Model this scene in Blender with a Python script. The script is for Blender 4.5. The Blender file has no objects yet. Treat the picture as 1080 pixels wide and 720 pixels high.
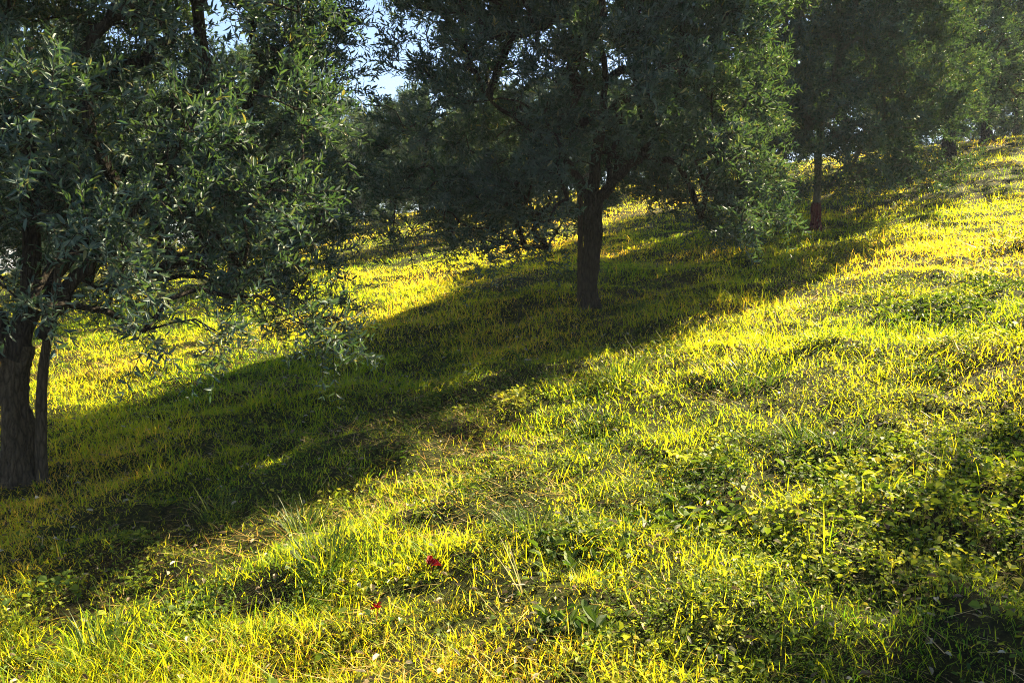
import bpy, math
import numpy as np
from mathutils import Vector

SC = bpy.context.scene
COL = SC.collection
rng = np.random.default_rng(7)

# ------------------------------------------------------------------ basics
F = 950.0            # focal length in pixels of a 1080 px wide picture
PITCH = math.radians(5.5)
CAM_H = 1.6
YH = 360 - F * math.tan(PITCH)

def link(name, me, parent=None):
    o = bpy.data.objects.new(name, me)
    COL.objects.link(o)
    if parent is not None:
        o.parent = parent
    return o

def tag(o, label=None, cat=None, group=None, kind=None):
    if label: o['label'] = label
    if cat: o['category'] = cat
    if group: o['group'] = group
    if kind: o['kind'] = kind
    return o

def mesh_np(name, V, faces, mats, mat_idx=None, attrs=None, smooth=False):
    """faces: list of (n,k) int arrays; mat_idx: list of ints or arrays, one per face array"""
    me = bpy.data.meshes.new(name)
    V = np.asarray(V, np.float32)
    me.vertices.add(len(V))
    me.vertices.foreach_set('co', V.ravel())
    loops, starts, mi, off = [], [], [], 0
    for q, f in enumerate(faces):
        f = np.asarray(f, np.int32)
        if len(f) == 0: continue
        k = f.shape[1]
        loops.append(f.ravel())
        starts.append(off + np.arange(len(f), dtype=np.int32) * k)
        off += f.size
        m = 0 if mat_idx is None else mat_idx[q]
        mi.append(np.full(len(f), m, np.int32) if np.isscalar(m) else np.asarray(m, np.int32))
    loops = np.concatenate(loops); starts = np.concatenate(starts); mi = np.concatenate(mi)
    me.loops.add(len(loops)); me.loops.foreach_set('vertex_index', loops)
    me.polygons.add(len(starts)); me.polygons.foreach_set('loop_start', starts)
    me.polygons.foreach_set('material_index', mi)
    me.polygons.foreach_set('use_smooth', np.full(len(starts), smooth))
    for m in mats: me.materials.append(m)
    for k, a in (attrs or {}).items():
        at = me.attributes.new(k, 'FLOAT', 'POINT')
        at.data.foreach_set('value', np.asarray(a, np.float32))
    me.update(calc_edges=True)
    return me

class VN:
    """tileable 2-D value noise, about -1..1"""
    def __init__(s, seed, n=256):
        s.g = np.random.default_rng(seed).uniform(-1, 1, (n, n)); s.n = n
    def __call__(s, x, y):
        x = np.asarray(x, float); y = np.asarray(y, float)
        xi = np.floor(x).astype(int); yi = np.floor(y).astype(int)
        fx = x - xi; fy = y - yi
        fx = fx * fx * (3 - 2 * fx); fy = fy * fy * (3 - 2 * fy)
        n = s.n; a, b, c, d = xi % n, (xi + 1) % n, yi % n, (yi + 1) % n
        g = s.g
        return (g[a, c] * (1 - fx) + g[b, c] * fx) * (1 - fy) + (g[a, d] * (1 - fx) + g[b, d] * fx) * fy
N1, N2, N3, N4, N5, N6, N7 = [VN(100 + i) for i in range(7)]

GA, GB = .134, (YH - 166) / F
def gz(x, y):
    """height of the hillside"""
    x = np.asarray(x, float); y = np.asarray(y, float)
    r = np.hypot(x, y)
    d = np.maximum(0, r - 31)
    drop = np.where(d < 40, .0042 * d * d, .0042 * 1600 + .336 * (d - 40))
    fade = 1 / (1 + (r / 60) ** 2)
    return (GA * x + GB * y - drop
            + fade * (.07 * N1(x / 2.6, y / 2.6) + (.05 * N2(x / .75 + 3, y / .75)) + .042 * N3(x / .24, y / .24)))

def at(px, Y):
    """world x of picture column px (1080 wide) at depth Y"""
    return (px - 540) / F * Y
def ground_px(px, py):
    """ground point seen at a pixel of the 1080 x 720 photograph (mean plane)"""
    L = YH - F * GB - GA * (px - 540)
    Y = CAM_H * F / (py - L)
    return at(px, Y), Y

def solve(px, py):
    """point of the real hillside seen at a pixel of the photograph"""
    ys = np.geomspace(1.8, 60, 4000)
    xs = (px - 540) / F * ys        # level camera frame; the small pitch is handled below
    c, s_ = math.cos(PITCH), math.sin(PITCH)
    zc = gz(xs, ys) - CAM_H
    dep = ys * c - zc * s_; up = ys * s_ + zc * c
    xs2 = (px - 540) / F * dep
    pyy = 360 - F * up / dep
    i = int(np.argmax(pyy <= py))
    return float(xs2[i]), float(ys[i])

# ------------------------------------------------------------------ materials
def new_mat(name):
    m = bpy.data.materials.new(name); m.use_nodes = True
    nt = m.node_tree; nt.nodes.clear()
    out = nt.nodes.new('ShaderNodeOutputMaterial')
    return m, nt, out
def N(nt, t, **kw):
    n = nt.nodes.new(t)
    for k, v in kw.items():
        if k.startswith('_'): setattr(n, k[1:], v)
        else: n.inputs[k.replace('__', ' ')].default_value = v
    return n
def ramp(nt, fac, stops):
    r = nt.nodes.new('ShaderNodeValToRGB')
    e = r.color_ramp.elements
    while len(e) < len(stops): e.new(.5)
    for q, (p, c) in enumerate(stops):
        e[q].position = p; e[q].color = (*c, 1)
    nt.links.new(fac, r.inputs[0])
    return r.outputs[0]
def attr(nt, name):
    a = nt.nodes.new('ShaderNodeAttribute'); a.attribute_name = name
    return a.outputs['Fac']

def blade_mat(name, stops, trans=.5, tint=(1, 1, 1), rough=.5, spec=.3):
    m, nt, out = new_mat(name)
    c = ramp(nt, attr(nt, 'rnd'), stops)
    p = N(nt, 'ShaderNodeBsdfPrincipled', Roughness=rough)
    p.inputs['Specular IOR Level'].default_value = spec
    nt.links.new(c, p.inputs['Base Color'])
    t = N(nt, 'ShaderNodeBsdfTranslucent')
    mx = N(nt, 'ShaderNodeMixRGB', _blend_type='MULTIPLY', Fac=1.0); mx.inputs[2].default_value = (*tint, 1)
    nt.links.new(c, mx.inputs[1]); nt.links.new(mx.outputs[0], t.inputs['Color'])
    ms = N(nt, 'ShaderNodeMixShader', Fac=trans)
    nt.links.new(p.outputs[0], ms.inputs[1]); nt.links.new(t.outputs[0], ms.inputs[2])
    nt.links.new(ms.outputs[0], out.inputs['Surface'])
    return m

M_GRASS = blade_mat('grass_blades', [(0, (.05, .19, .018)), (.3, (.18, .36, .018)), (.7, (.33, .47, .018)), (1, (.54, .52, .12))], .68, (2.5, 1.5, .4))
M_TUFT_SHADED = blade_mat('tuft_blades_shaded', [(0, (.025, .065, .012)), (.7, (.075, .13, .014)), (1, (.30, .32, .03))], .38, (1.2, 1.2, .8))  # green blades, darkened further in colour to stand for shadowed clump faces
M_STRAW = blade_mat('dry_straw', [(0, (.22, .11, .02)), (.5, (.44, .28, .05)), (1, (.60, .47, .20))], .3)
M_COVER = blade_mat('broad_leaves', [(0, (.03, .07, .014)), (.5, (.10, .16, .018)), (.78, (.30, .34, .03)), (1, (.50, .44, .05))], .42, (1.5, 1.4, .6), .6, .22)
M_RED = blade_mat('red_leaf', [(0, (.12, .004, .005)), (1, (.34, .008, .010))], .35)
M_STALK = blade_mat('pale_stalk', [(0, (.50, .44, .16)), (1, (.60, .52, .22))], .3)

def leaf_mat():
    m, nt, out = new_mat('olive_leaf')
    r = attr(nt, 'rnd')
    top = ramp(nt, r, [(0, (.011, .033, .032)), (.6, (.026, .060, .050)), (.9, (.075, .115, .05)), (1, (.24, .23, .06))])
    bot = ramp(nt, r, [(0, (.05, .088, .086)), (.7, (.11, .16, .14)), (1, (.24, .25, .14))])
    g = N(nt, 'ShaderNodeNewGeometry')
    mx = N(nt, 'ShaderNodeMixRGB')
    nt.links.new(g.outputs['Backfacing'], mx.inputs[0]); nt.links.new(top, mx.inputs[1]); nt.links.new(bot, mx.inputs[2])
    p = N(nt, 'ShaderNodeBsdfPrincipled', Roughness=.55)
    p.inputs['Specular IOR Level'].default_value = .35
    nt.links.new(mx.outputs[0], p.inputs['Base Color'])
    t = N(nt, 'ShaderNodeBsdfTranslucent')
    tc = ramp(nt, r, [(0, (.06, .15, .03)), (.8, (.15, .24, .035)), (1, (.40, .36, .06))])
    nt.links.new(tc, t.inputs['Color'])
    ms = N(nt, 'ShaderNodeMixShader', Fac=.24)
    nt.links.new(p.outputs[0], ms.inputs[1]); nt.links.new(t.outputs[0], ms.inputs[2])
    nt.links.new(ms.outputs[0], out.inputs['Surface'])
    return m
M_LEAF = leaf_mat()

def bark_mat(name, dark, light, sc=1.0):
    m, nt, out = new_mat(name)
    tc = N(nt, 'ShaderNodeTexCoord')
    mp = N(nt, 'ShaderNodeMapping'); mp.inputs['Scale'].default_value = (34 * sc, 34 * sc, 9 * sc)
    nt.links.new(tc.outputs['Object'], mp.inputs[0])
    n = N(nt, 'ShaderNodeTexNoise', Scale=1.6, Detail=9.0, Roughness=.72, Distortion=.6)
    v = N(nt, 'ShaderNodeTexVoronoi', Scale=1.1, _feature='DISTANCE_TO_EDGE')
    nt.links.new(mp.outputs[0], n.inputs['Vector']); nt.links.new(mp.outputs[0], v.inputs['Vector'])
    ad = N(nt, 'ShaderNodeMath', _operation='MULTIPLY_ADD'); ad.inputs[1].default_value = 1.2
    nt.links.new(v.outputs['Distance'], ad.inputs[0]); nt.links.new(n.outputs['Fac'], ad.inputs[2])
    c = ramp(nt, ad.outputs[0], [(.3, dark), (.75, light), (1, tuple(x * 1.25 for x in light))])
    p = N(nt, 'ShaderNodeBsdfPrincipled', Roughness=.9)
    p.inputs['Specular IOR Level'].default_value = .15
    nt.links.new(c, p.inputs['Base Color'])
    b = N(nt, 'ShaderNodeBump', Strength=1.0, Distance=.06)
    nt.links.new(ad.outputs[0], b.inputs['Height']); nt.links.new(b.outputs[0], p.inputs['Normal'])
    nt.links.new(p.outputs[0], out.inputs['Surface'])
    return m
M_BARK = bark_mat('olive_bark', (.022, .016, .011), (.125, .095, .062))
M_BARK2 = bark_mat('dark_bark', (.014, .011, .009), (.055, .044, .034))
M_YOUNG = bark_mat('young_bark', (.10, .105, .075), (.19, .19, .14), 1.6)
M_STAKE = bark_mat('stake_wood', (.03, .022, .016), (.09, .066, .045), 1.4)
M_REDTUBE = bark_mat('red_wrap', (.06, .016, .018), (.15, .032, .032), .5)

def ground_mat():
    m, nt, out = new_mat('soil_and_thatch')
    tc = N(nt, 'ShaderNodeTexCoord')
    n1 = N(nt, 'ShaderNodeTexNoise', Scale=.9, Detail=8.0, Roughness=.6)
    n2 = N(nt, 'ShaderNodeTexNoise', Scale=28.0, Detail=6.0, Roughness=.7)
    for n in (n1, n2): nt.links.new(tc.outputs['Object'], n.inputs['Vector'])
    c1 = ramp(nt, n2.outputs['Fac'], [(.3, (.008, .009, .004)), (.5, (.028, .034, .008)), (.7, (.08, .09, .012))])
    c2 = ramp(nt, n2.outputs['Fac'], [(.3, (.010, .008, .005)), (.55, (.034, .026, .010)), (.75, (.085, .06, .018))])
    f = ramp(nt, n1.outputs['Fac'], [(.48, (0, 0, 0)), (.66, (1, 1, 1))])
    mx = N(nt, 'ShaderNodeMixRGB')
    nt.links.new(f, mx.inputs[0]); nt.links.new(c1, mx.inputs[1]); nt.links.new(c2, mx.inputs[2])
    p = N(nt, 'ShaderNodeBsdfPrincipled', Roughness=.95)
    p.inputs['Specular IOR Level'].default_value = .1
    nt.links.new(mx.outputs[0], p.inputs['Base Color'])
    b = N(nt, 'ShaderNodeBump', Strength=1.0, Distance=.05)
    nt.links.new(n2.outputs['Fac'], b.inputs['Height']); nt.links.new(b.outputs[0], p.inputs['Normal'])
    nt.links.new(p.outputs[0], out.inputs['Surface'])
    return m
M_GROUND = ground_mat()

# ------------------------------------------------------------------ ground sheet
def build_ground():
    na = 640
    rr = [0.25]
    while rr[-1] < 205: rr.append(rr[-1] * 1.0125 + .004)
    rr = np.array(rr); nr = len(rr)
    th = np.arange(na) / na * 2 * np.pi
    R, T = np.meshgrid(rr, th, indexing='ij')
    x = R * np.sin(T); y = R * np.cos(T)
    V = np.stack([x, y, gz(x, y)], -1).reshape(-1, 3)
    global ZMIN; ZMIN = V[:, 2].min()
    i = np.arange(nr - 1)[:, None] * na; j = np.arange(na)[None, :]; j2 = (j + 1) % na
    q = np.stack([i + j, i + na + j, i + na + j2, i + j2], -1).reshape(-1, 4)[:, ::-1]
    V = np.vstack([V, [[0, 0, gz(0, 0)]]])
    c = len(V) - 1
    t = np.stack([np.full(na, c), np.arange(na), (np.arange(na) + 1) % na], -1)[:, ::-1]
    o = link('ground', mesh_np('ground', V, [q, t], [M_GROUND], smooth=True))
    tag(o, 'uneven grassy hillside rising to the right under the olive rows', 'ground', kind='structure')
build_ground()

# ------------------------------------------------------------------ blades
def unit(v): return v / np.maximum(1e-9, np.linalg.norm(v, axis=-1, keepdims=True))

def blades(P, h, w, lean, bend, az, seg, tw=None):
    """curved tapering blades from root points P; returns V, [quads, tris]"""
    n = len(P)
    d = np.stack([np.cos(az), np.sin(az), 0 * az], -1)
    if tw is None: tw = rng.uniform(-.9, .9, n)
    side = np.stack([-np.sin(az + tw), np.cos(az + tw), 0 * az], -1)
    ts = np.linspace(0, 1, seg + 1)
    rows = []
    for k, t in enumerate(ts):
        a = lean + bend * t
        # integrate direction roughly
        am = lean + bend * t * .5
        c = P + (d * np.sin(am)[:, None] + np.array([0, 0, 1]) * np.cos(am)[:, None]) * (h * t)[:, None]
        if k == seg: rows.append(c[:, None, :])
        else:
            ww = (w * .5 * (1 - .75 * t ** 1.6))[:, None]
            rows.append(np.stack([c - side * ww, c + side * ww], 1))
    V = np.concatenate(rows, 1)           # n, 2*seg+1, 3
    k = V.shape[1]; b = (np.arange(n) * k)[:, None]
    quads = [b + np.array([[2 * s, 2 * s + 1, 2 * s + 3, 2 * s + 2]]) for s in range(seg - 1)]
    tri = b + np.array([[2 * seg - 2, 2 * seg - 1, 2 * seg]])
    fs = ([np.concatenate(quads)] if quads else []) + [tri]
    return V.reshape(-1, 3), fs, k

HALF = math.radians(50)
def scatter(n, r0, r1, power):
    """n points in the wedge in front of the camera, areal density ~ r^-power"""
    e = 2 - power
    u = rng.uniform(0, 1, n)
    r = (r0 ** e + u * (r1 ** e - r0 ** e)) ** (1 / e)
    a = rng.uniform(-HALF, HALF, n)
    return r * np.sin(a), r * np.cos(a), r

# where broadleaf cover rules: right / near side
def cover_mask(x, y):
    r = np.hypot(x, y)
    base = .36 + .22 * np.clip(x / np.maximum(r, .1) / .45, -1.2, 1) - .30 * np.clip((r - 4.0) / 3.0, -.6, 1.5)
    return base + .85 * N4(x / .55, y / .55) + .45 * N5(x / .2, y / .2)
def straw_mask(x, y):
    return .9 * N6(x / .7 + 9, y / .7) + .5 * N5(x / .3 + 40, y / .3)
def height_mod(x, y):
    return np.clip(1 + .55 * N7(x / .45, y / .45) + .35 * N6(x / 1.6 + 31, y / 1.6), .3, 2)

def build_grass():
    parts = []
    for (r0, r1, n, seg, p) in ((1.9, 6.5, 205000, 3, 1.0), (1.9, 7.5, 240000, 2, 1.0), (6.5, 16, 410000, 2, 1.2), (16, 62, 390000, 1, 1.4)):
        x, y, r = scatter(n, r0, r1, p)
        cm = cover_mask(x, y)
        clump = N5(x / .16 + 17, y / .16) + .7 * N4(x / .42 + 3, y / .42 + 60)
        keep = (rng.uniform(0, 1, n) < np.clip(.98 + .95 * clump * np.clip(1.4 - r / 7, .15, 1), .08, 1)) & (rng.uniform(0, 1, n) > np.clip((cm - .25) * 1.1, 0, .66)) & (rng.uniform(0, 1, n) > np.clip(straw_mask(x, y) - .55, 0, .3))
        x, y, r, cm = x[keep], y[keep], r[keep], cm[keep]
        n = len(x)
        hm = height_mod(x, y)
        h = hm * rng.lognormal(0, .42, n) * np.where(r < 6.5, .048, .054) * (1 + .35 * np.clip((-x / r - .1) * 2, 0, 1) * np.clip((6 - r) / 3, 0, 1))
        h = np.clip(h, .02, .24) * np.where(r > 16, 1.5, 1)
        if seg == 2 and r0 < 2: h = h * .5 + .006      # matted undergrowth
        w = .0046 * np.clip(r / 4, .8, 30) ** .66 * rng.uniform(.6, 1.3, n)
        lean = rng.uniform(0, 1.15, n); bend = rng.uniform(.1, 1.9, n)
        az = rng.uniform(0, 2 * np.pi, n)
        P = np.stack([x, y, gz(x, y) - .012], -1)
        V, fs, k = blades(P, h, w, lean, bend, az, seg)
        rn = np.clip(.5 + .35 * N4(x / 1.3 + 70, y / 1.3) + rng.normal(0, .2, n), 0, 1)
        parts.append((V, fs, np.repeat(rn, k)))
    Vs, F4, F3, A, off = [], [], [], [], 0
    for V, fs, a in parts:
        for f in fs: (F4 if f.shape[1] == 4 else F3).append(f + off)
        Vs.append(V); A.append(a); off += len(V)
    o = link('grass', mesh_np('grass', np.concatenate(Vs), [np.concatenate(F4), np.concatenate(F3)], [M_GRASS], attrs={'rnd': np.concatenate(A)}))
    tag(o, 'sunlit yellow green meadow grass covering the slope between the olive rows', 'grass', kind='stuff')
build_grass()

def build_straw():
    n = 60000
    x, y, r = scatter(n, 1.9, 13, 1.1)
    keep = rng.uniform(0, 1, n) < np.clip(.22 + straw_mask(x, y), .06, 1)
    x, y, r = x[keep], y[keep], r[keep]; n = len(x)
    P = np.stack([x, y, gz(x, y) + rng.uniform(-.005, .04, n)], -1)
    V, fs, k = blades(P, rng.uniform(.05, .16, n), .0036 * np.clip(r / 4, .8, 9) ** .7 * rng.uniform(.6, 1.3, n), rng.uniform(1.15, 1.6, n), rng.uniform(-.3, .35, n), rng.uniform(0, 2 * np.pi, n), 2)
    o = link('dry_straw', mesh_np('dry_straw', V, fs, [M_STRAW], attrs={'rnd': np.repeat(rng.uniform(0, 1, n), k)}))
    tag(o, 'dry orange tan straw and thatch lying flat among the green grass', 'straw', kind='stuff')
build_straw()

def leaf_shapes(P, D, S, L, W, fold, mid=.5):
    """broad folded leaves: root P, direction D, side S; six points, two quads"""
    n = len(P)
    Nn = np.cross(D, S)
    L_ = L[:, None]; W_ = W[:, None] * .5
    f = (W * fold)[:, None] * Nn
    a = P; t = P + D * L_ - Nn * L_ * .12
    m1 = P + D * L_ * (mid - .17); m2 = P + D * L_ * (mid + .25) - Nn * L_ * .03
    V = np.stack([a, m1 + S * W_ + f, m2 + S * W_ * .85 + f, t, m2 - S * W_ * .85 + f, m1 - S * W_ + f], 1)
    b = (np.arange(n) * 6)[:, None]
    q = np.concatenate([b + np.array([[0, 1, 2, 3]]), b + np.array([[0, 3, 4, 5]])])
    # the fold uses the midline 0-3, so wings rise above it
    return V.reshape(-1, 3), q

def rand_frames(n, tilt_lo, tilt_hi):
    az = rng.uniform(0, 2 * np.pi, n); el = rng.uniform(tilt_lo, tilt_hi, n); ro = rng.normal(0, .35, n)
    D = np.stack([np.cos(az) * np.cos(el), np.sin(az) * np.cos(el), np.sin(el)], -1)
    S0 = np.stack([-np.sin(az), np.cos(az), 0 * az], -1)
    U = np.cross(D, S0)
    S = S0 * np.cos(ro)[:, None] + U * np.sin(ro)[:, None]
    return D, S

def build_cover():
    n = 65000                                   # plantlets of a few stalked leaves each
    x, y, r = scatter(n, 1.9, 15, 1.15)
    cm = cover_mask(x, y)
    keep = rng.uniform(0, 1, n) < np.clip((cm - .12) * 1.5, .03, 1)
    x, y, r = x[keep], y[keep], r[keep]; n = len(x)
    k = 6
    size = (1 + .5 * N4(x / .5 + 8, y / .5)) * rng.choice([.75, 1, 1.4], n, p=[.5, .38, .12])
    hgt = (.012 + .04 * rng.uniform(0, 1, n) + .05 * np.clip(N5(x / .28 + 77, y / .28), 0, 1)) * size ** .5
    base = np.repeat(np.stack([x, y, gz(x, y) - .005], -1), k, 0)
    az = np.repeat(rng.uniform(0, 6.28, n), k) + np.tile(np.arange(k) * 2.4, n) + rng.normal(0, .3, n * k)
    out = rng.uniform(.2, 1.1, n * k) * .035 * np.repeat(size, k)
    h = np.repeat(hgt, k) * rng.uniform(.35, 1.15, n * k)
    P = base + np.stack([np.cos(az) * out, np.sin(az) * out, h], -1)
    el = rng.normal(.18, .38, n * k); ro = rng.normal(0, .35, n * k)
    D = np.stack([np.cos(az) * np.cos(el), np.sin(az) * np.cos(el), np.sin(el)], -1)
    S0 = np.stack([-np.sin(az), np.cos(az), 0 * az], -1); U = np.cross(D, S0)
    S = S0 * np.cos(ro)[:, None] + U * np.sin(ro)[:, None]
    L = np.repeat(rng.uniform(.013, .028, n) * size, k) * rng.uniform(.6, 1.2, n * k)
    V, q = leaf_shapes(P, D, S, L, L * np.repeat(rng.uniform(.45, 1.0, n), k), .24)
    pt = np.stack([base + S0 * .0012, base - S0 * .0012, P], 1).reshape(-1, 3)
    t = (np.arange(n * k) * 3)[:, None] + np.array([[0, 1, 2]]) + len(V)
    rn = np.clip(np.repeat(.42 + .3 * N5(x / .5 + 11, y / .5) + rng.normal(0, .14, n), k) + rng.normal(0, .13, n * k), 0, 1)
    o = link('ground_cover', mesh_np('ground_cover', np.vstack([V, pt]), [q, t], [M_COVER], attrs={'rnd': np.concatenate([np.repeat(rn, 6), np.repeat(rn, 3)])}))
    tag(o, 'low mat of small broad leaved weeds in the near right of the meadow', 'ground cover', kind='stuff')
build_cover()

M_LITTER = blade_mat('dead_leaves', [(0, (.10, .06, .03)), (.5, (.22, .17, .09)), (1, (.50, .46, .34))], .15, rough=.6)
def build_litter():
    n = 6200
    x, y, r = scatter(n, 1.9, 13, 1.0)
    D, S = rand_frames(n, -.35, .6)
    L = rng.uniform(.015, .042, n)
    V, q = leaf_shapes(np.stack([x, y, gz(x, y) + rng.uniform(.005, .045, n)], -1), D, S, L, L * rng.uniform(.2, .6, n), .35)
    o = link('leaf_litter', mesh_np('leaf_litter', V, [q], [M_LITTER], attrs={'rnd': np.repeat(rng.uniform(0, 1, n), 6)}))
    tag(o, 'pale dead leaves strewn over the near meadow', 'leaf litter', kind='stuff')
build_litter()

# ------------------------------------------------------------------ single tufts, weeds, stalks, red leaves
def tuft(px, py, label, n=90, h=.14, spread=.10, w=.005, mat=None):
    x0, y0 = solve(px, py)
    a = rng.uniform(0, 2 * np.pi, n); rr = spread * np.sqrt(rng.uniform(0, 1, n))
    X = rr * np.cos(a); Y = rr * np.sin(a)
    P = np.stack([X, Y, gz(x0 + X, y0 + Y) - gz(x0, y0) - .01], -1)
    hh = h * rng.uniform(.55, 1.25, n)
    V, fs, k = blades(P, hh, w * rng.uniform(.7, 1.3, n), .12 + rr / spread * rng.uniform(.1, .6, n), rng.uniform(.2, 1.3, n), a + rng.normal(0, .5, n), 4)
    o = link('grass_tuft', mesh_np('grass_tuft', V, fs, [mat or M_TUFT_SHADED], attrs={'rnd': np.repeat(rng.uniform(0, 1, n), k)}))
    o.location = (x0, y0, float(gz(x0, y0)))
    return tag(o, label, 'grass tuft', 'taller grass tufts standing out of the meadow')

for t in TUFTS if 'TUFTS' in globals() else (
    (345, 600, 'tall fountain shaped sunlit grass tuft below the left shadow edge', 110, .20, .10, .006),
    (232, 545, 'long bladed grass tuft in the shade right of the left trunk', 60, .17, .09, .005),
    (635, 450, 'dark green tuft in the sunlit middle of the meadow', 120, .11, .16, .007),
    (785, 400, 'wide dark tuft in sunlit grass right of the centre trunk', 170, .13, .28, .009),
    (842, 462, 'small dark pointed tuft beside a wider dark tuft', 60, .15, .07, .008),
    (893, 464, 'low dark tuft right of the small pointed one', 120, .10, .18, .008),
    (560, 560, 'upright grass tuft beside the dark weed patch in the foreground', 70, .14, .09, .005),
    (110, 690, 'sunlit grass tuft in the bottom left corner of the meadow', 100, .19, .12, .005),
    (655, 395, 'ragged tuft on the sunny edge of the centre tree shadow', 90, .17, .16, .008),
    (320, 560, 'feathery tuft half in shade at the shadow edge', 90, .17, .10, .006)):
    tuft(*t)

def weed(px, py, label, n=60, R=.16, L=.07):
    x0, y0 = solve(px, py)
    az = rng.uniform(0, 2 * np.pi, n); rr = R * np.sqrt(rng.uniform(0, 1, n))
    X = rr * np.cos(az); Y = rr * np.sin(az)
    z = gz(x0 + X, y0 + Y) - gz(x0, y0) + rng.uniform(.0, .05, n)
    D, S = rand_frames(n, -.1, .8)
    l = L * rng.uniform(.6, 1.2, n)
    V, q = leaf_shapes(np.stack([X, Y, z], -1), D, S, l, l * rng.uniform(.4, .6, n), .2)
    m, k = n // 3, 0
    SV, sf, k = blades(np.stack([X[:m], Y[:m], z[:m] - .07], -1), np.full(m, .08), np.full(m, .004), np.full(m, .1), np.full(m, .3), az[:m], 2)
    o = link('broadleaf_weed', mesh_np('broadleaf_weed', np.vstack([V, SV]), [q, *[f + len(V) for f in sf]], [M_COVER],
             attrs={'rnd': np.concatenate([np.repeat(rng.uniform(0, .6, n), 6), np.full(len(SV), .2)])}))
    o.location = (x0, y0, float(gz(x0, y0)))
    return tag(o, label, 'weed', 'dark broadleaf weeds in the meadow')
for t in ((720, 548, 'dark leafy weed patch in the lit foreground right of centre', 130, .26, .06),
          (615, 590, 'dark leafy weed in the foreground right of the red leaves', 110, .20, .055),
          (600, 668, 'bright broad leaved weed near the bottom edge', 50, .11, .06),
          (985, 325, 'dark low weed patch in the sunlit grass at far right', 380, .40, .055),
          (230, 385, 'low weed in the shade behind the left trunk', 50, .2, .07)):
    weed(*t)

def stalk(px, py, label, h, az, lean, n=2):
    x0, y0 = solve(px, py)
    P = np.zeros((n, 3)); P[:, 0] = rng.normal(0, .012, n); P[:, 2] = -.01
    V, fs, k = blades(P, h * rng.uniform(.85, 1.05, n), np.full(n, .006), lean + rng.normal(0, .1, n), np.full(n, .25), az + rng.normal(0, .2, n), 4)
    o = link('dry_stalk', mesh_np('dry_stalk', V, fs, [M_STALK], attrs={'rnd': np.repeat(rng.uniform(0, 1, n), k)}))
    o.location = (x0, y0, float(gz(x0, y0)))
    return tag(o, label, 'dry stalk', 'pale dry stalks above the grass')
stalk(552, 628, 'pair of pale stalks crossing above the grass in the foreground', .24, 2.8, .35, 3)
stalk(680, 388, 'pale bent stalk on the sunny edge of the centre tree shadow', .30, 2.6, .45, 2)
stalk(445, 690, 'short pale stalk slanting right at the bottom edge', .20, .3, .8, 1)

def red_leaf(px, py, label, s=.05):
    x0, y0 = solve(px, py)
    n = 6
    D, S = rand_frames(n, .1, 1.2); l = np.full(n, s) * rng.uniform(.7, 1.1, n)
    # three lobes of a single curled leaf on one stalk
    P = np.tile(np.array([[0, 0, .05]]), (n, 1)) + rng.normal(0, .004, (n, 3))
    V, q = leaf_shapes(P, D, S, l, l * .6, .45)
    SV, sf, k = blades(np.zeros((1, 3)), np.array([.065]), np.array([.003]), np.array([.1]), np.array([.2]), np.array([1.]), 2)
    o = link('red_leaf', mesh_np('red_leaf', np.vstack([V, SV]), [q, *[f + len(V) for f in sf]], [M_RED], attrs={'rnd': rng.uniform(0, 1, len(V) + len(SV))}))
    o.location = (x0, y0, float(gz(x0, y0)))
    return tag(o, label, 'red leaf', 'red autumn leaves in the foreground grass')
red_leaf(454, 608, 'bright crimson leaf standing in the foreground grass left of the pale stalks', .042)
red_leaf(397, 655, 'smaller red leaf in the bottom grass, left of the crimson one', .028)

# ------------------------------------------------------------------ trees
def tube(pts, rad, sides=10, ridged=0., seed=0, cap=True):
    pts = np.asarray(pts, float); rad = np.asarray(rad, float)
    n = len(pts)
    T = np.gradient(pts, axis=0); T = unit(T)
    up = np.array([1., 0, 0]) if abs(T[0][2]) > .6 else np.array([0, 0, 1.])
    u = unit(up - T[0] * np.dot(up, T[0])); U = [u]
    for i in range(1, n):
        u = u - T[i] * np.dot(u, T[i]); u = u / np.linalg.norm(u); U.append(u)
    U = np.array(U); W = np.cross(T, U)
    a = np.arange(sides) / sides * 2 * np.pi
    R = rad[:, None] * np.ones((1, sides))
    if ridged:
        g = np.random.default_rng(seed)
        ph = g.uniform(0, 6.28, 6)
        s = np.arange(n)[:, None] / n
        for q, (k, am) in enumerate(((2, .10), (3, .10), (5, .08), (8, .05), (13, .035))):
            R = R * (1 + ridged * am * np.sin(k * a[None, :] + ph[q] + s * (2.2 if q % 2 else -1.6) * 3))
        R = R * (1 + ridged * g.normal(0, .02, R.shape))
    V = pts[:, None, :] + R[..., None] * (np.cos(a)[None, :, None] * U[:, None, :] + np.sin(a)[None, :, None] * W[:, None, :])
    V = V.reshape(-1, 3)
    i = np.arange(n - 1)[:, None] * sides; j = np.arange(sides)[None]; j2 = (j + 1) % sides
    q = np.stack([i + j, i + j2, i + sides + j2, i + sides + j], -1).reshape(-1, 4)
    if cap:
        V = np.vstack([V, pts[-1:], pts[:1]])
        c = len(V) - 2
        b = (n - 1) * sides
        t = np.concatenate([np.stack([np.full(sides, c), b + np.arange(sides), b + (np.arange(sides) + 1) % sides], -1),
                            np.stack([np.full(sides, c + 1), (np.arange(sides) + 1) % sides, np.arange(sides)], -1)])
    else: t = np.zeros((0, 3), int)
    return V, q, t

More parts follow.
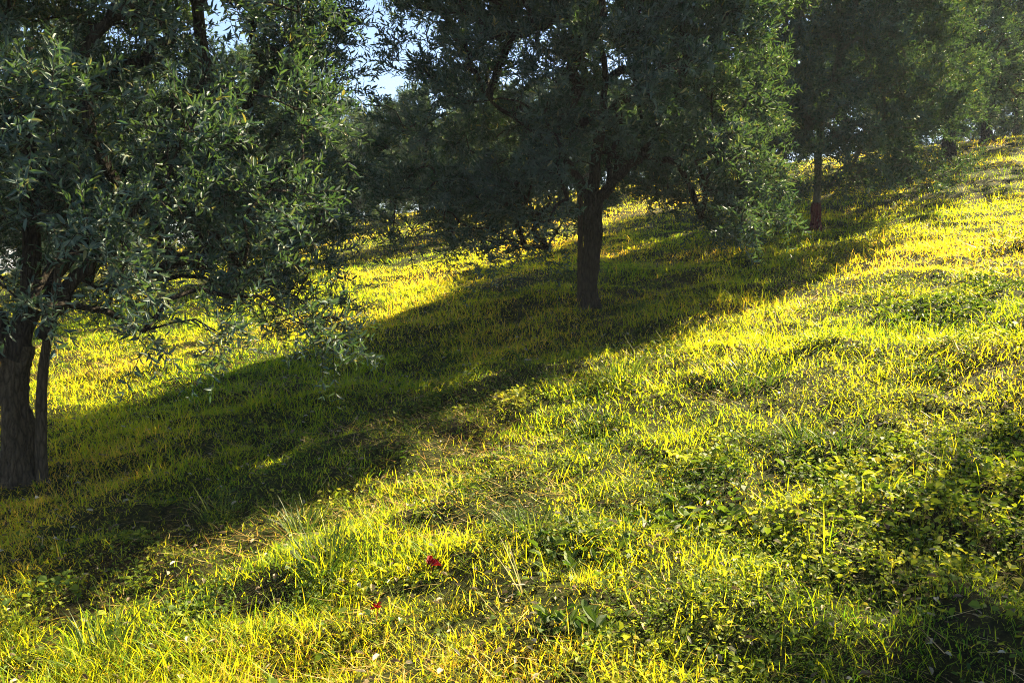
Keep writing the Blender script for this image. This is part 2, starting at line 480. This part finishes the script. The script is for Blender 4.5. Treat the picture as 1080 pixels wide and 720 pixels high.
def smooth_curve(pts, n):
    """Catmull-Rom resample"""
    p = np.asarray(pts, float); p = np.vstack([2 * p[0] - p[1], p, 2 * p[-1] - p[-2]])
    m = len(p) - 3; out = []
    for t in np.linspace(0, m - 1e-6, n):
        i = int(t); f = t - i
        a, b, c, d = p[i:i + 4]
        out.append(.5 * ((2 * b) + (-a + c) * f + (2 * a - 5 * b + 4 * c - d) * f * f + (-a + 3 * b - 3 * c + d) * f ** 3))
    return np.array(out)

def tree_meshes(name, seed, trunk, r_trunk, limbs, R, z_top, z_low, clusters, twigs, leaf_len=.062, bark=None,
                stems=(), gap=.25, zc=None, offc=(0, 0), veto=None, shadow_extra=0, top_from=3.0, dome=None, skirt=0, leaf_scale_w=.245):
    """trunk: points from base to fork; limbs: list of (points, r0). Returns meshes: trunk, [limbs], crown, [stems]"""
    g = np.random.default_rng(seed)
    bark = bark or M_BARK
    n = 60
    tp = smooth_curve(trunk, n)
    s = np.linspace(0, 1, n)
    rad = r_trunk * (1 - .18 * s + 1.0 * np.exp(-s * 11) + .16 * np.exp(-((s - 1) / .16) ** 2) + .05 * np.sin(s * 9 + seed) + .03 * np.sin(s * 23 + seed))
    V, q, t = tube(tp, rad, 44, 1.35, seed)
    tm = mesh_np(name + '_trunk', V, [q, t], [bark], smooth=True)
    lms, nodes, parent, nrad = [], [], [], []
    for (pts, r0) in limbs:
        lp = smooth_curve(pts, 16)
        k = np.linspace(0, 1, 16)
        lp[1:-1] += g.normal(0, .012, (14, 3))
        lr = r0 * (1 - .72 * k)
        V, q, t = tube(lp, lr, 12, .8, seed + 5)
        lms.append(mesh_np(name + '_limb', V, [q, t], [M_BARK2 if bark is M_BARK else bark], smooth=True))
        for i in range(4, 16):
            nodes.append(lp[i]); parent.append(-1); nrad.append(lr[i])
    sms = []
    for (pts, r0, r1) in stems:
        sp = smooth_curve(pts, 22); sr = np.linspace(r0, r1, 22)
        V, q, t = tube(sp, sr, 12, .7, seed + 9)
        sms.append(mesh_np(name + '_stem', V, [q, t], [bark], smooth=True))
        for i in range(12, 22):
            nodes.append(sp[i]); parent.append(-1); nrad.append(sr[i])
    # cluster points inside the crown: domed above, skirt drooping at the rim
    noise = VN(seed + 50)
    zmid = zc or (z_low + .42 * (z_top - z_low))
    C = []
    while len(C) < clusters:
        a = g.uniform(0, 2 * np.pi); rr = R * math.sqrt(g.uniform(0, 1)) * (1 + .18 * math.sin(3 * a + seed) + .10 * math.sin(5 * a + 2 * seed))
        f = min(1, rr / (R * 1.15))
        top = zmid + (z_top - zmid) * math.sqrt(max(0, 1 - f * f))
        bot = z_low + (zmid - z_low) * (.62 * max(0, 1 - f * 1.25)) + .25 * noise(a * 2.2 + 5, 3.3) * f
        if top <= bot: continue
        z = g.uniform(bot, top)
        # favour the outer shell
        q_ = max(f, (z - zmid) / (z_top - zmid) if z > zmid else (zmid - z) / (zmid - z_low + .01) * .8)
        if g.uniform() > .45 + .55 * q_ ** 1.5: continue
        x = rr * math.cos(a) + offc[0]; y = rr * math.sin(a) + offc[1]
        if noise(x * 1.7 + 20, z * 1.7 + y * .8) + .5 * noise(y * 2.9 + 7, z * 2.3 - x) < -1 + gap * 2: 
            if g.uniform() < .8: continue
        if veto is not None and veto(x, y, z): continue
        C.append((x, y, z))
    while len(C) < clusters + skirt:         # drooping outer sprays
        a = g.uniform(0, 2 * np.pi); rr = R * g.uniform(.45, 1.08)
        x = rr * math.cos(a) + offc[0]; y = rr * math.sin(a) + offc[1]; z = z_low + g.uniform(-.1, .8)
        if veto is not None and veto(x, y, z): continue
        C.append((x, y, z))
    while len(C) < clusters + skirt + shadow_extra:     # dense crown top added, mostly out of view, to make the cast shadow solid
        a = g.uniform(0, 2 * np.pi); Rd = dome or R; rr = Rd * .98 * math.sqrt(g.uniform(0, 1)); f = rr / (Rd * 1.05)
        z = zmid + (z_top - zmid) * (math.sqrt(max(0, 1 - f * f)) * g.uniform(.55, 1.05))
        if z < top_from: continue
        C.append((rr * math.cos(a) + offc[0], rr * math.sin(a) + offc[1], z))
    C = np.array(C)
    fork = tp[-1]
    C = C[np.argsort(np.linalg.norm(C - fork, axis=1))]
    nodes = list(nodes)
    E, ends = [], []
    arr = np.zeros((len(nodes) + len(C) * 4 + 8, 3)); arr[:len(nodes)] = nodes; cnt = len(nodes)
    for c in C:
        d = np.linalg.norm(arr[:cnt] - c, axis=1)
        i = int(np.argmin(d + .25 * np.maximum(0, arr[:cnt, 2] - c[2])))
        a = arr[i]; prev = i
        L = np.linalg.norm(c - a); ns = 3 if L > .35 else 2 if L > .15 else 1
        for k in range(1, ns + 1):
            f = k / ns
            p = a + (c - a) * f + np.array([0, 0, .16 * L * math.sin(math.pi * f)]) + (g.normal(0, .04 * L, 3) if k < ns else 0)
            arr[cnt] = p; parent.append(prev); nrad.append(0); prev = cnt; cnt += 1
        ends.append(prev)
    w = np.zeros(cnt)
    for e in ends: w[e] += 1
    for i in range(cnt - 1, -1, -1):
        if parent[i] >= 0: w[parent[i]] += w[i]
    base_n = len(nodes)
    rad = .0042 * np.sqrt(np.maximum(w, 1)); rad[:base_n] = np.array(nrad[:base_n])
    BV, BQ, off = [], [], 0
    sd = 5; an = np.arange(sd) / sd * 2 * np.pi
    for i in range(base_n, cnt):
        a, b = arr[parent[i]], arr[i]
        T = b - a; l = np.linalg.norm(T)
        if l < 1e-4: continue
        T = T / l
        u = np.cross(T, [0.3, .2, .93]); u /= np.linalg.norm(u) + 1e-9; v = np.cross(T, u)
        ra = min(rad[parent[i]], rad[i] * 1.5); rb = rad[i]
        ring = np.cos(an)[:, None] * u + np.sin(an)[:, None] * v
        BV.append(np.vstack([a + ring * ra, b + ring * rb]))
        j = np.arange(sd); BQ.append(np.stack([j, (j + 1) % sd, sd + (j + 1) % sd, sd + j], -1) + off); off += 2 * sd
    BV = np.concatenate(BV); BQ = np.concatenate(BQ)
    # twigs
    P0 = np.repeat(arr[ends], twigs, axis=0); n = len(P0)
    outd = P0 - np.array([fork[0], fork[1], zmid]); outd = unit(outd)
    D0 = unit(outd * .75 + g.normal(0, .7, (n, 3)) + np.array([0, 0, .45]))
    P0 = P0 + g.normal(0, .05, (n, 3))
    thin = g.uniform(0, 1, n) < np.clip(.45 + .55 * (P0[:, 2] - z_low - .1) / .9, .4, 1)   # looser sprays at the skirt
    P0, D0 = P0[thin], D0[thin]; n = len(P0)
    L = g.uniform(.15, .36, n)
    droop = g.uniform(.0, .28, n)
    def pt(t): return P0 + D0 * (L * t)[:, None] - np.array([0, 0, 1.]) * (droop * L * t * t)[:, None]
    def dr(t): return unit(D0 - np.array([0, 0, 1.]) * (2 * droop * t)[:, None])
    rows = []
    a3 = np.arange(3) / 3 * 2 * np.pi
    for t, rr_ in ((0, .0026), (.5, .0018), (1, .0008)):
        c = pt(np.full(n, t)); d = dr(np.full(n, t))
        u = unit(np.cross(d, np.array([.31, .22, .92]))); v = np.cross(d, u)
        rows.append(c[:, None, :] + rr_ * (np.cos(a3)[None, :, None] * u[:, None] + np.sin(a3)[None, :, None] * v[:, None]))
    TV = np.concatenate(rows, 1).reshape(-1, 3)
    b = (np.arange(n) * 9)[:, None]
    TQ = np.concatenate([b + np.array([[k * 3 + j, k * 3 + (j + 1) % 3, k * 3 + 3 + (j + 1) % 3, k * 3 + 3 + j]]) for k in range(2) for j in range(3)])
    # leaves in crossed opposite pairs
    pairs = 10
    LP, LD, LS, LL = [], [], [], []
    for k in range(pairs):
        t = .12 + .88 * (k + g.uniform(-.2, .2, n)) / (pairs - 1); t = np.clip(t, .05, 1)
        c = pt(t); d = dr(t)
        u = unit(np.cross(d, np.array([.31, .22, .92]))); v = np.cross(d, u)
        ph = (k % 2) * (math.pi / 2) + g.normal(0, .35, n)
        for sgn in (0, math.pi):
            o_ = u * np.cos(ph + sgn)[:, None] + v * np.sin(ph + sgn)[:, None]
            an_ = g.uniform(.4, 1.2, n)
            D = unit(d * np.cos(an_)[:, None] + o_ * np.sin(an_)[:, None] + g.normal(0, .2, (n, 3)) + np.array([0, 0, .28]))
            # upper faces turn to the sky
            Nn = unit(d + np.array([0, 0, .8]) + g.normal(0, .35, (n, 3))); Nn = unit(Nn - D * np.sum(Nn * D, 1, keepdims=True))
            S = np.cross(Nn, D)
            keep = g.uniform(0, 1, n) < .9
            LP.append(c[keep]); LD.append(D[keep]); LS.append(S[keep])
            LL.append((leaf_len * g.uniform(.65, 1.2, n) * (1 - .35 * np.maximum(0, t - .8) / .2))[keep])
    LP, LD, LS, LL = map(np.concatenate, (LP, LD, LS, LL))
    V, q = leaf_shapes(LP, LD, LS, LL, LL * g.uniform(leaf_scale_w - .03, leaf_scale_w + .05, len(LL)), .16, .45)
    rl = np.clip(g.beta(2, 2.6, len(LL)) + .12 * noise(LP[:, 0] * 2, LP[:, 2] * 2 + LP[:, 1]), 0, 1)
    rl[g.uniform(0, 1, len(LL)) < .012] = 1
    AV = np.vstack([V, BV, TV])
    A = np.concatenate([np.repeat(rl, 6), np.zeros(len(BV) + len(TV))])
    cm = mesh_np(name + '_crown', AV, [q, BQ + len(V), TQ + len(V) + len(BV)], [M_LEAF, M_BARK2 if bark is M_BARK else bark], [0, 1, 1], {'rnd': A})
    return tm, lms, cm, sms

def place(meshes, x, y, rz, sc, label, group, sink=.03):
    tm, lms, cm, sms = meshes
    root = bpy.data.objects.new('olive_tree', None); COL.objects.link(root)
    root.location = (x, y, float(gz(x, y)) - sink); root.rotation_euler = (0, 0, rz); root.scale = (sc, sc, sc)
    root.empty_display_size = .3
    tag(root, label, 'olive tree', group)
    link('trunk', tm, root)
    for s in sms: link('side_stem', s, root)
    for l in lms: link('branch', l, root)
    link('crown', cm, root)
    return root
def copy_tree(src, x, y, rz, sc, label, group, sink=.05):
    r = src.copy(); COL.objects.link(r)
    r.location = (x, y, float(gz(x, y)) - sink); r.rotation_euler = (0, 0, rz); r.scale = (sc, sc, sc)
    tag(r, label, None, group)
    for ch in list(src.children):
        c = ch.copy(); COL.objects.link(c); c.parent = r
    return r

G1 = 'olive trees of the front row'
G2 = 'olive trees of the rows behind'
# --- near left tree
X1, Y1 = solve(20, 508)
left = tree_meshes('left', 11, [(0, 0, -.06), (.015, 0, .3), (-.005, 0, .6), (.03, .02, .86)], .088,
    [([(0.0, 0, .78), (-.16, .02, 1.15), (-.38, .05, 1.6), (-.6, .2, 2.4)], .075),
     ([(.03, 0, .78), (.10, .05, 1.2), (.10, .1, 1.8), (.15, .1, 2.6)], .07),
     ([(.20, -.02, .92), (.36, .0, 1.2), (.62, .05, 1.5), (1.0, -.1, 1.95)], .05),
     ([(.0, .05, .8), (.05, .35, 1.2), (.2, .8, 1.6), (.3, 1.1, 2.1)], .05)],
    R=2.12, z_top=4.7, z_low=.66, dome=2.35, clusters=640, twigs=21, leaf_len=.053, shadow_extra=400, top_from=2.9, zc=2.6,
    veto=lambda x, y, z: z < (1.08 if x < 1.0 else .62) or (y < .3 and .1 < x < .75 and z < 1.4) or y < -1.7,
    stems=[([(.16, -.03, -.03), (.16, -.03, .3), (.19, -.03, .7), (.26, 0, 1.1), (.36, .05, 1.7)], .034, .022)], gap=.13)
t_left = place(left, X1, Y1, 0, 1, 'large near olive tree with fissured trunk and leaning side stem at left edge', G1)
# --- centre tree
X2, Y2 = solve(623, 326)
mid = tree_meshes('centre', 23, [(0, 0, -.06), (-.02, 0, .35), (.012, 0, .75), (.03, 0, 1.12)], .086,
    [([(.02, 0, 1.05), (.03, 0, 1.5), (.12, .05, 2.0), (.1, .1, 2.9)], .075),
     ([(.05, 0, 1.1), (.22, -.02, 1.32), (.50, -.05, 1.6), (.85, -.1, 2.2)], .07),
     ([(.0, 0, 1.05), (-.16, .05, 1.4), (-.5, .1, 1.75), (-1.0, .1, 2.1)], .055),
     ([(.02, .03, 1.05), (.05, .3, 1.5), (.1, .8, 1.9), (.1, 1.2, 2.3)], .05)],
    R=1.74, z_top=4.4, z_low=.62, dome=2.15, clusters=560, twigs=14, leaf_len=.066, shadow_extra=400, top_from=3.1, skirt=70, bark=M_BARK2, zc=2.4, veto=lambda x, y, z: (.1 < x < 1.0 and z < 1.25) or z < .8 and x > 0 or (-.3 < x < .85 and y < .1 and z < 1.65) or (x < -1.5 and 1.8 < z < 2.5 and int(x * 970 + y * 530 + z * 1310) % 10 < 6), gap=.12)
t_mid = place(mid, X2, Y2, 0, 1, 'dark olive tree with a single forked trunk in the middle of the picture', G1)
# --- slender tree with red trunk wrap
X3, Y3 = solve(860, 243)
slim = tree_meshes('slender', 31, [(0, 0, -.05), (.0, 0, .4), (.015, 0, .8), (.0, 0, 1.2)], .046,
    [([(0, 0, 1.1), (.1, 0, 1.6), (.3, .05, 2.2), (.4, .1, 3.0)], .04),
     ([(0, 0, 1.1), (-.2, 0, 1.5), (-.5, .05, 1.9), (-.9, .1, 2.4)], .036),
     ([(0, .02, 1.1), (.0, .4, 1.6), (.1, .9, 2.1)], .032)],
    R=1.85, z_top=4.3, z_low=.6, clusters=540, twigs=14, shadow_extra=260, top_from=3.1, skirt=50, bark=M_YOUNG, gap=.16)
t_slim = place(slim, X3, Y3, .4, 1, 'slender olive tree with red wrap round its pale trunk base', G1)
zz = np.linspace(.02, .42, 6)
V, q, t = tube(np.stack([0 * zz, 0 * zz, zz], -1), (.064 + .004 * np.sin(zz * 23 + 1)) + .04 * np.exp(-zz * 7), 20, .5, 3)
w = link('trunk_wrap', mesh_np('trunk_wrap', V, [q, t], [M_REDTUBE], smooth=True), t_slim)
# --- two generic olives shared by the rows behind
def generic(nm, seed, R, ztop, zlow, gap, cl):
    return tree_meshes(nm, seed, [(0, 0, 0), (.02, 0, .4), (.0, .02, .75), (.03, 0, 1.1)], .10,
        [([(.02, 0, 1.0), (.1, 0, 1.5), (.3, .05, 2.1), (.4, .1, 2.9)], .065),
         ([(0, 0, 1.0), (-.25, .02, 1.4), (-.6, .1, 1.8), (-1.0, .1, 2.3)], .055),
         ([(0, .02, 1.0), (.0, .4, 1.5), (.1, .9, 2.0)], .05),
         ([(0, -.02, 1.0), (.2, -.4, 1.5), (.3, -.8, 1.9)], .05)],
        R=R, z_top=ztop, z_low=zlow, clusters=cl, twigs=14, shadow_extra=90, top_from=3.2, bark=M_BARK2, gap=gap, leaf_len=.072, leaf_scale_w=.25)
gA = generic('olive', 41, 2.05, 4.5, .95, .16, 330)
gC = generic('low_olive', 71, 2.3, 4.6, .1, .12, 330)
gB = generic('olive', 57, 2.2, 4.8, .95, .18, 330)

FRONT = [(943, 18.3, 0, 'olive tree with dark trunk beside a thin stake, upslope of the red wrapped one'),
         (994, 23.0, 1, 'olive tree on the upper slope, second beyond the staked one'),
         (1032, 27.8, 2, 'hazy olive tree on the upper slope near the right edge'),
         (1062, 33.0, 1, 'hazy olive tree with dark trunk against the shadow at the upper right'),
         (1088, 38.5, 2, 'last olive tree of the front row, cut by the right edge')]
srcs = {}
def row_tree(px, Y, v, lab, grp, sc=None):
    x = at(px, Y); rz = float(rng.uniform(0, 6.28)); sc = sc or float(rng.uniform(.94, 1.1))
    if v not in srcs: srcs[v] = place((gA, gB, gC)[v], x, Y, rz, sc, lab, grp)
    else: copy_tree(srcs[v], x, Y, rz, sc, lab, grp)
for px, Y, v, lab in FRONT: row_tree(px, Y, v, lab, G1, 1.28 if Y < 30 else .98)
# second row, 8-9 m behind the first
row_tree(246, 15.6, 1, 'olive tree of the second row behind the near left crown', G2, .85)
row_tree(-30, 12.2, 0, 'olive tree of the second row at the far left edge', G2)
row_tree(475, 19.0, 0, 'second row olive tree standing in the gap left of the centre tree', G2, .74)
row_tree(610, 22.8, 1, 'second row olive tree hidden behind the centre trunk', G2, .72)
row_tree(712, 27.0, 0, 'second row olive tree behind the right side of the centre crown', G2, .75)
row_tree(790, 31.5, 1, 'second row olive tree seen between centre and red wrapped trees', G2, .8)
# third row
row_tree(300, 23.0, 0, 'third row olive tree behind the right rim of the near crown', G2, .8)
row_tree(415, 27.5, 1, 'small third row olive tree just left of the second row tree in the gap', G2, .74)
row_tree(520, 31.0, 0, 'third row olive tree deep between the left and centre trees', G2, .75)
row_tree(620, 36.0, 1, 'third row olive tree deep behind the centre tree', G2, .75)
row_tree(130, 20.0, 2, 'third row olive tree behind the left tree', G2)
# fourth row near the crest
row_tree(345, 35.0, 2, 'distant olive tree near the crest behind the near crown rim', G2)
row_tree(372, 26.0, 2, 'small third row olive tree in the gap right of the near crown', G2, .66)
row_tree(445, 39.0, 2, 'distant olive tree below the sky gap', G2, .9)
row_tree(215, 31.0, 0, 'distant olive tree far behind the left tree', G2)
for px, Y, v, lab in ((560, 41, 2, 'distant olive tree on the crest left of the centre trunk'),
                      (655, 43, 2, 'distant olive tree on the crest right of the centre trunk'),
                      (740, 40, 2, 'distant olive tree on the crest under the right side of the centre crown'),
                      (820, 38, 2, 'distant olive tree on the crest left of the red wrapped tree'),
                      (885, 42, 2, 'distant olive tree on the crest between the red wrapped and staked trees'),
                      (950, 46, 2, 'olive tree on the crest beyond the staked tree'),
                      (1000, 47, 2, 'olive tree on the crest behind the upper slope trees'),
                      (1050, 46, 2, 'olive tree on the crest near the upper right corner'),
                      (1095, 45, 2, 'olive tree on the crest at the right edge'),
                      (700, 48, 2, 'farthest olive tree glimpsed through the centre crown'),
                      (500, 47, 2, 'farthest olive tree under the left half of the centre crown'),
                      (300, 44, 2, 'farthest olive tree seen through the near crown')):
    row_tree(px, Y, v, lab, G2, 1.1)
row_tree(45, 27.0, 2, 'distant low olive tree seen past the left trunk', G2)
row_tree(255, 40.0, 2, 'distant low olive tree on the crest behind the near crown', G2)
row_tree(400, 45.0, 2, 'farthest low olive tree on the crest in the gap right of the near crown', G2)
row_tree(590, 46.0, 2, 'farthest low olive tree on the crest right behind the centre trunk', G2)
# one tree of the next row, whose shadow falls into the lower right
row_tree(1780, 4.9, 0, 'olive tree right of the picture shading its lower right corner', G2, 1.0)

# ------------------------------------------------------------------ stakes
def stake(x, y, h, lean, r, label):
    z = np.linspace(-.15, h, 9)
    pts = np.stack([lean[0] * z / h, lean[1] * z / h, z], -1)
    rad = np.full(9, r); rad[-1] = r * .8
    V, q, t = tube(pts, rad, 10, .5, int(x * 100) + 77)
    o = link('wooden_stake', mesh_np('wooden_stake', V, [q, t], [M_STAKE], smooth=True))
    o.location = (x, y, float(gz(x, y)))
    tag(o, label, 'stake', 'thin stakes beside the olive trunks')
stake(*solve(611.5, 327), 1.15, (.0, .0), .026, 'thin dark upright stake touching the left side of the centre trunk')
stake(at(953, 18.0), 18.0, 1.2, (.03, 0), .04, 'thin dark stake beside the dark trunk upslope of the red wrap')

# ------------------------------------------------------------------ light
EL = math.radians(37)
AZ = math.radians(46.5)      # from +Y towards +X
s = Vector((math.sin(AZ) * math.cos(EL), math.cos(AZ) * math.cos(EL), math.sin(EL)))
sun = bpy.data.lights.new('sun', 'SUN'); sun.energy = 5.0; sun.angle = math.radians(.53); sun.color = (1, .84, .52)
so = bpy.data.objects.new('sun', sun); COL.objects.link(so)
so.rotation_euler = s.to_track_quat('Z', 'Y').to_euler()
w = bpy.data.worlds.new('World'); SC.world = w; w.use_nodes = True
nt = w.node_tree; bg = nt.nodes['Background']
sky = nt.nodes.new('ShaderNodeTexSky'); sky.sky_type = 'NISHITA'; sky.sun_disc = False
sky.sun_elevation = EL; sky.sun_rotation = AZ; sky.altitude = 200; sky.dust_density = .6; sky.air_density = .78; sky.ozone_density = 1.5
nt.links.new(sky.outputs[0], bg.inputs[0]); bg.inputs[1].default_value = .05

# ------------------------------------------------------------------ morning air
def build_haze():
    x0, x1, y0, y1, z0, z1 = -215, 215, -215, 215, float(ZMIN) - 1, 14.0
    V = [(x, y, z) for x in (x0, x1) for y in (y0, y1) for z in (z0, z1)]
    q = np.array([(0, 1, 3, 2), (4, 6, 7, 5), (0, 4, 5, 1), (2, 3, 7, 6), (0, 2, 6, 4), (1, 5, 7, 3)])
    m, nt, out = new_mat('air')
    v = N(nt, 'ShaderNodeVolumePrincipled', Density=HAZE, Anisotropy=.1)
    v.inputs['Color'].default_value = (.80, .88, 1, 1)
    nt.links.new(v.outputs[0], out.inputs['Volume'])
    o = link('haze', mesh_np('haze', V, [q], [m]))
    tag(o, 'thin pale bluish haze lying over the whole olive grove', 'haze', kind='stuff')
HAZE = .0008
if HAZE > 0: build_haze()

# ------------------------------------------------------------------ camera
cam = bpy.data.cameras.new('camera'); co = bpy.data.objects.new('camera', cam); COL.objects.link(co)
cam.sensor_width = 36; cam.lens = 36 * F / 1080; cam.clip_end = 2000; cam.clip_start = .05
co.location = (0, 0, CAM_H); co.rotation_euler = (math.pi / 2 - PITCH, 0, 0)
SC.camera = co
SC.view_settings.view_transform = 'Standard'; SC.view_settings.look = 'None'
SC.view_settings.gamma = 1; SC.view_settings.exposure = 2.4
SC.cycles.use_denoising = True; SC.cycles.filter_width = 1.0; SC.cycles.denoising_prefilter = 'NONE'; SC.cycles.denoiser = 'OPENIMAGEDENOISE'
SC.cycles.max_bounces = 5; SC.cycles.transmission_bounces = 3; SC.cycles.sample_clamp_indirect = 1.5; SC.cycles.diffuse_bounces = 1; SC.cycles.glossy_bounces = 2
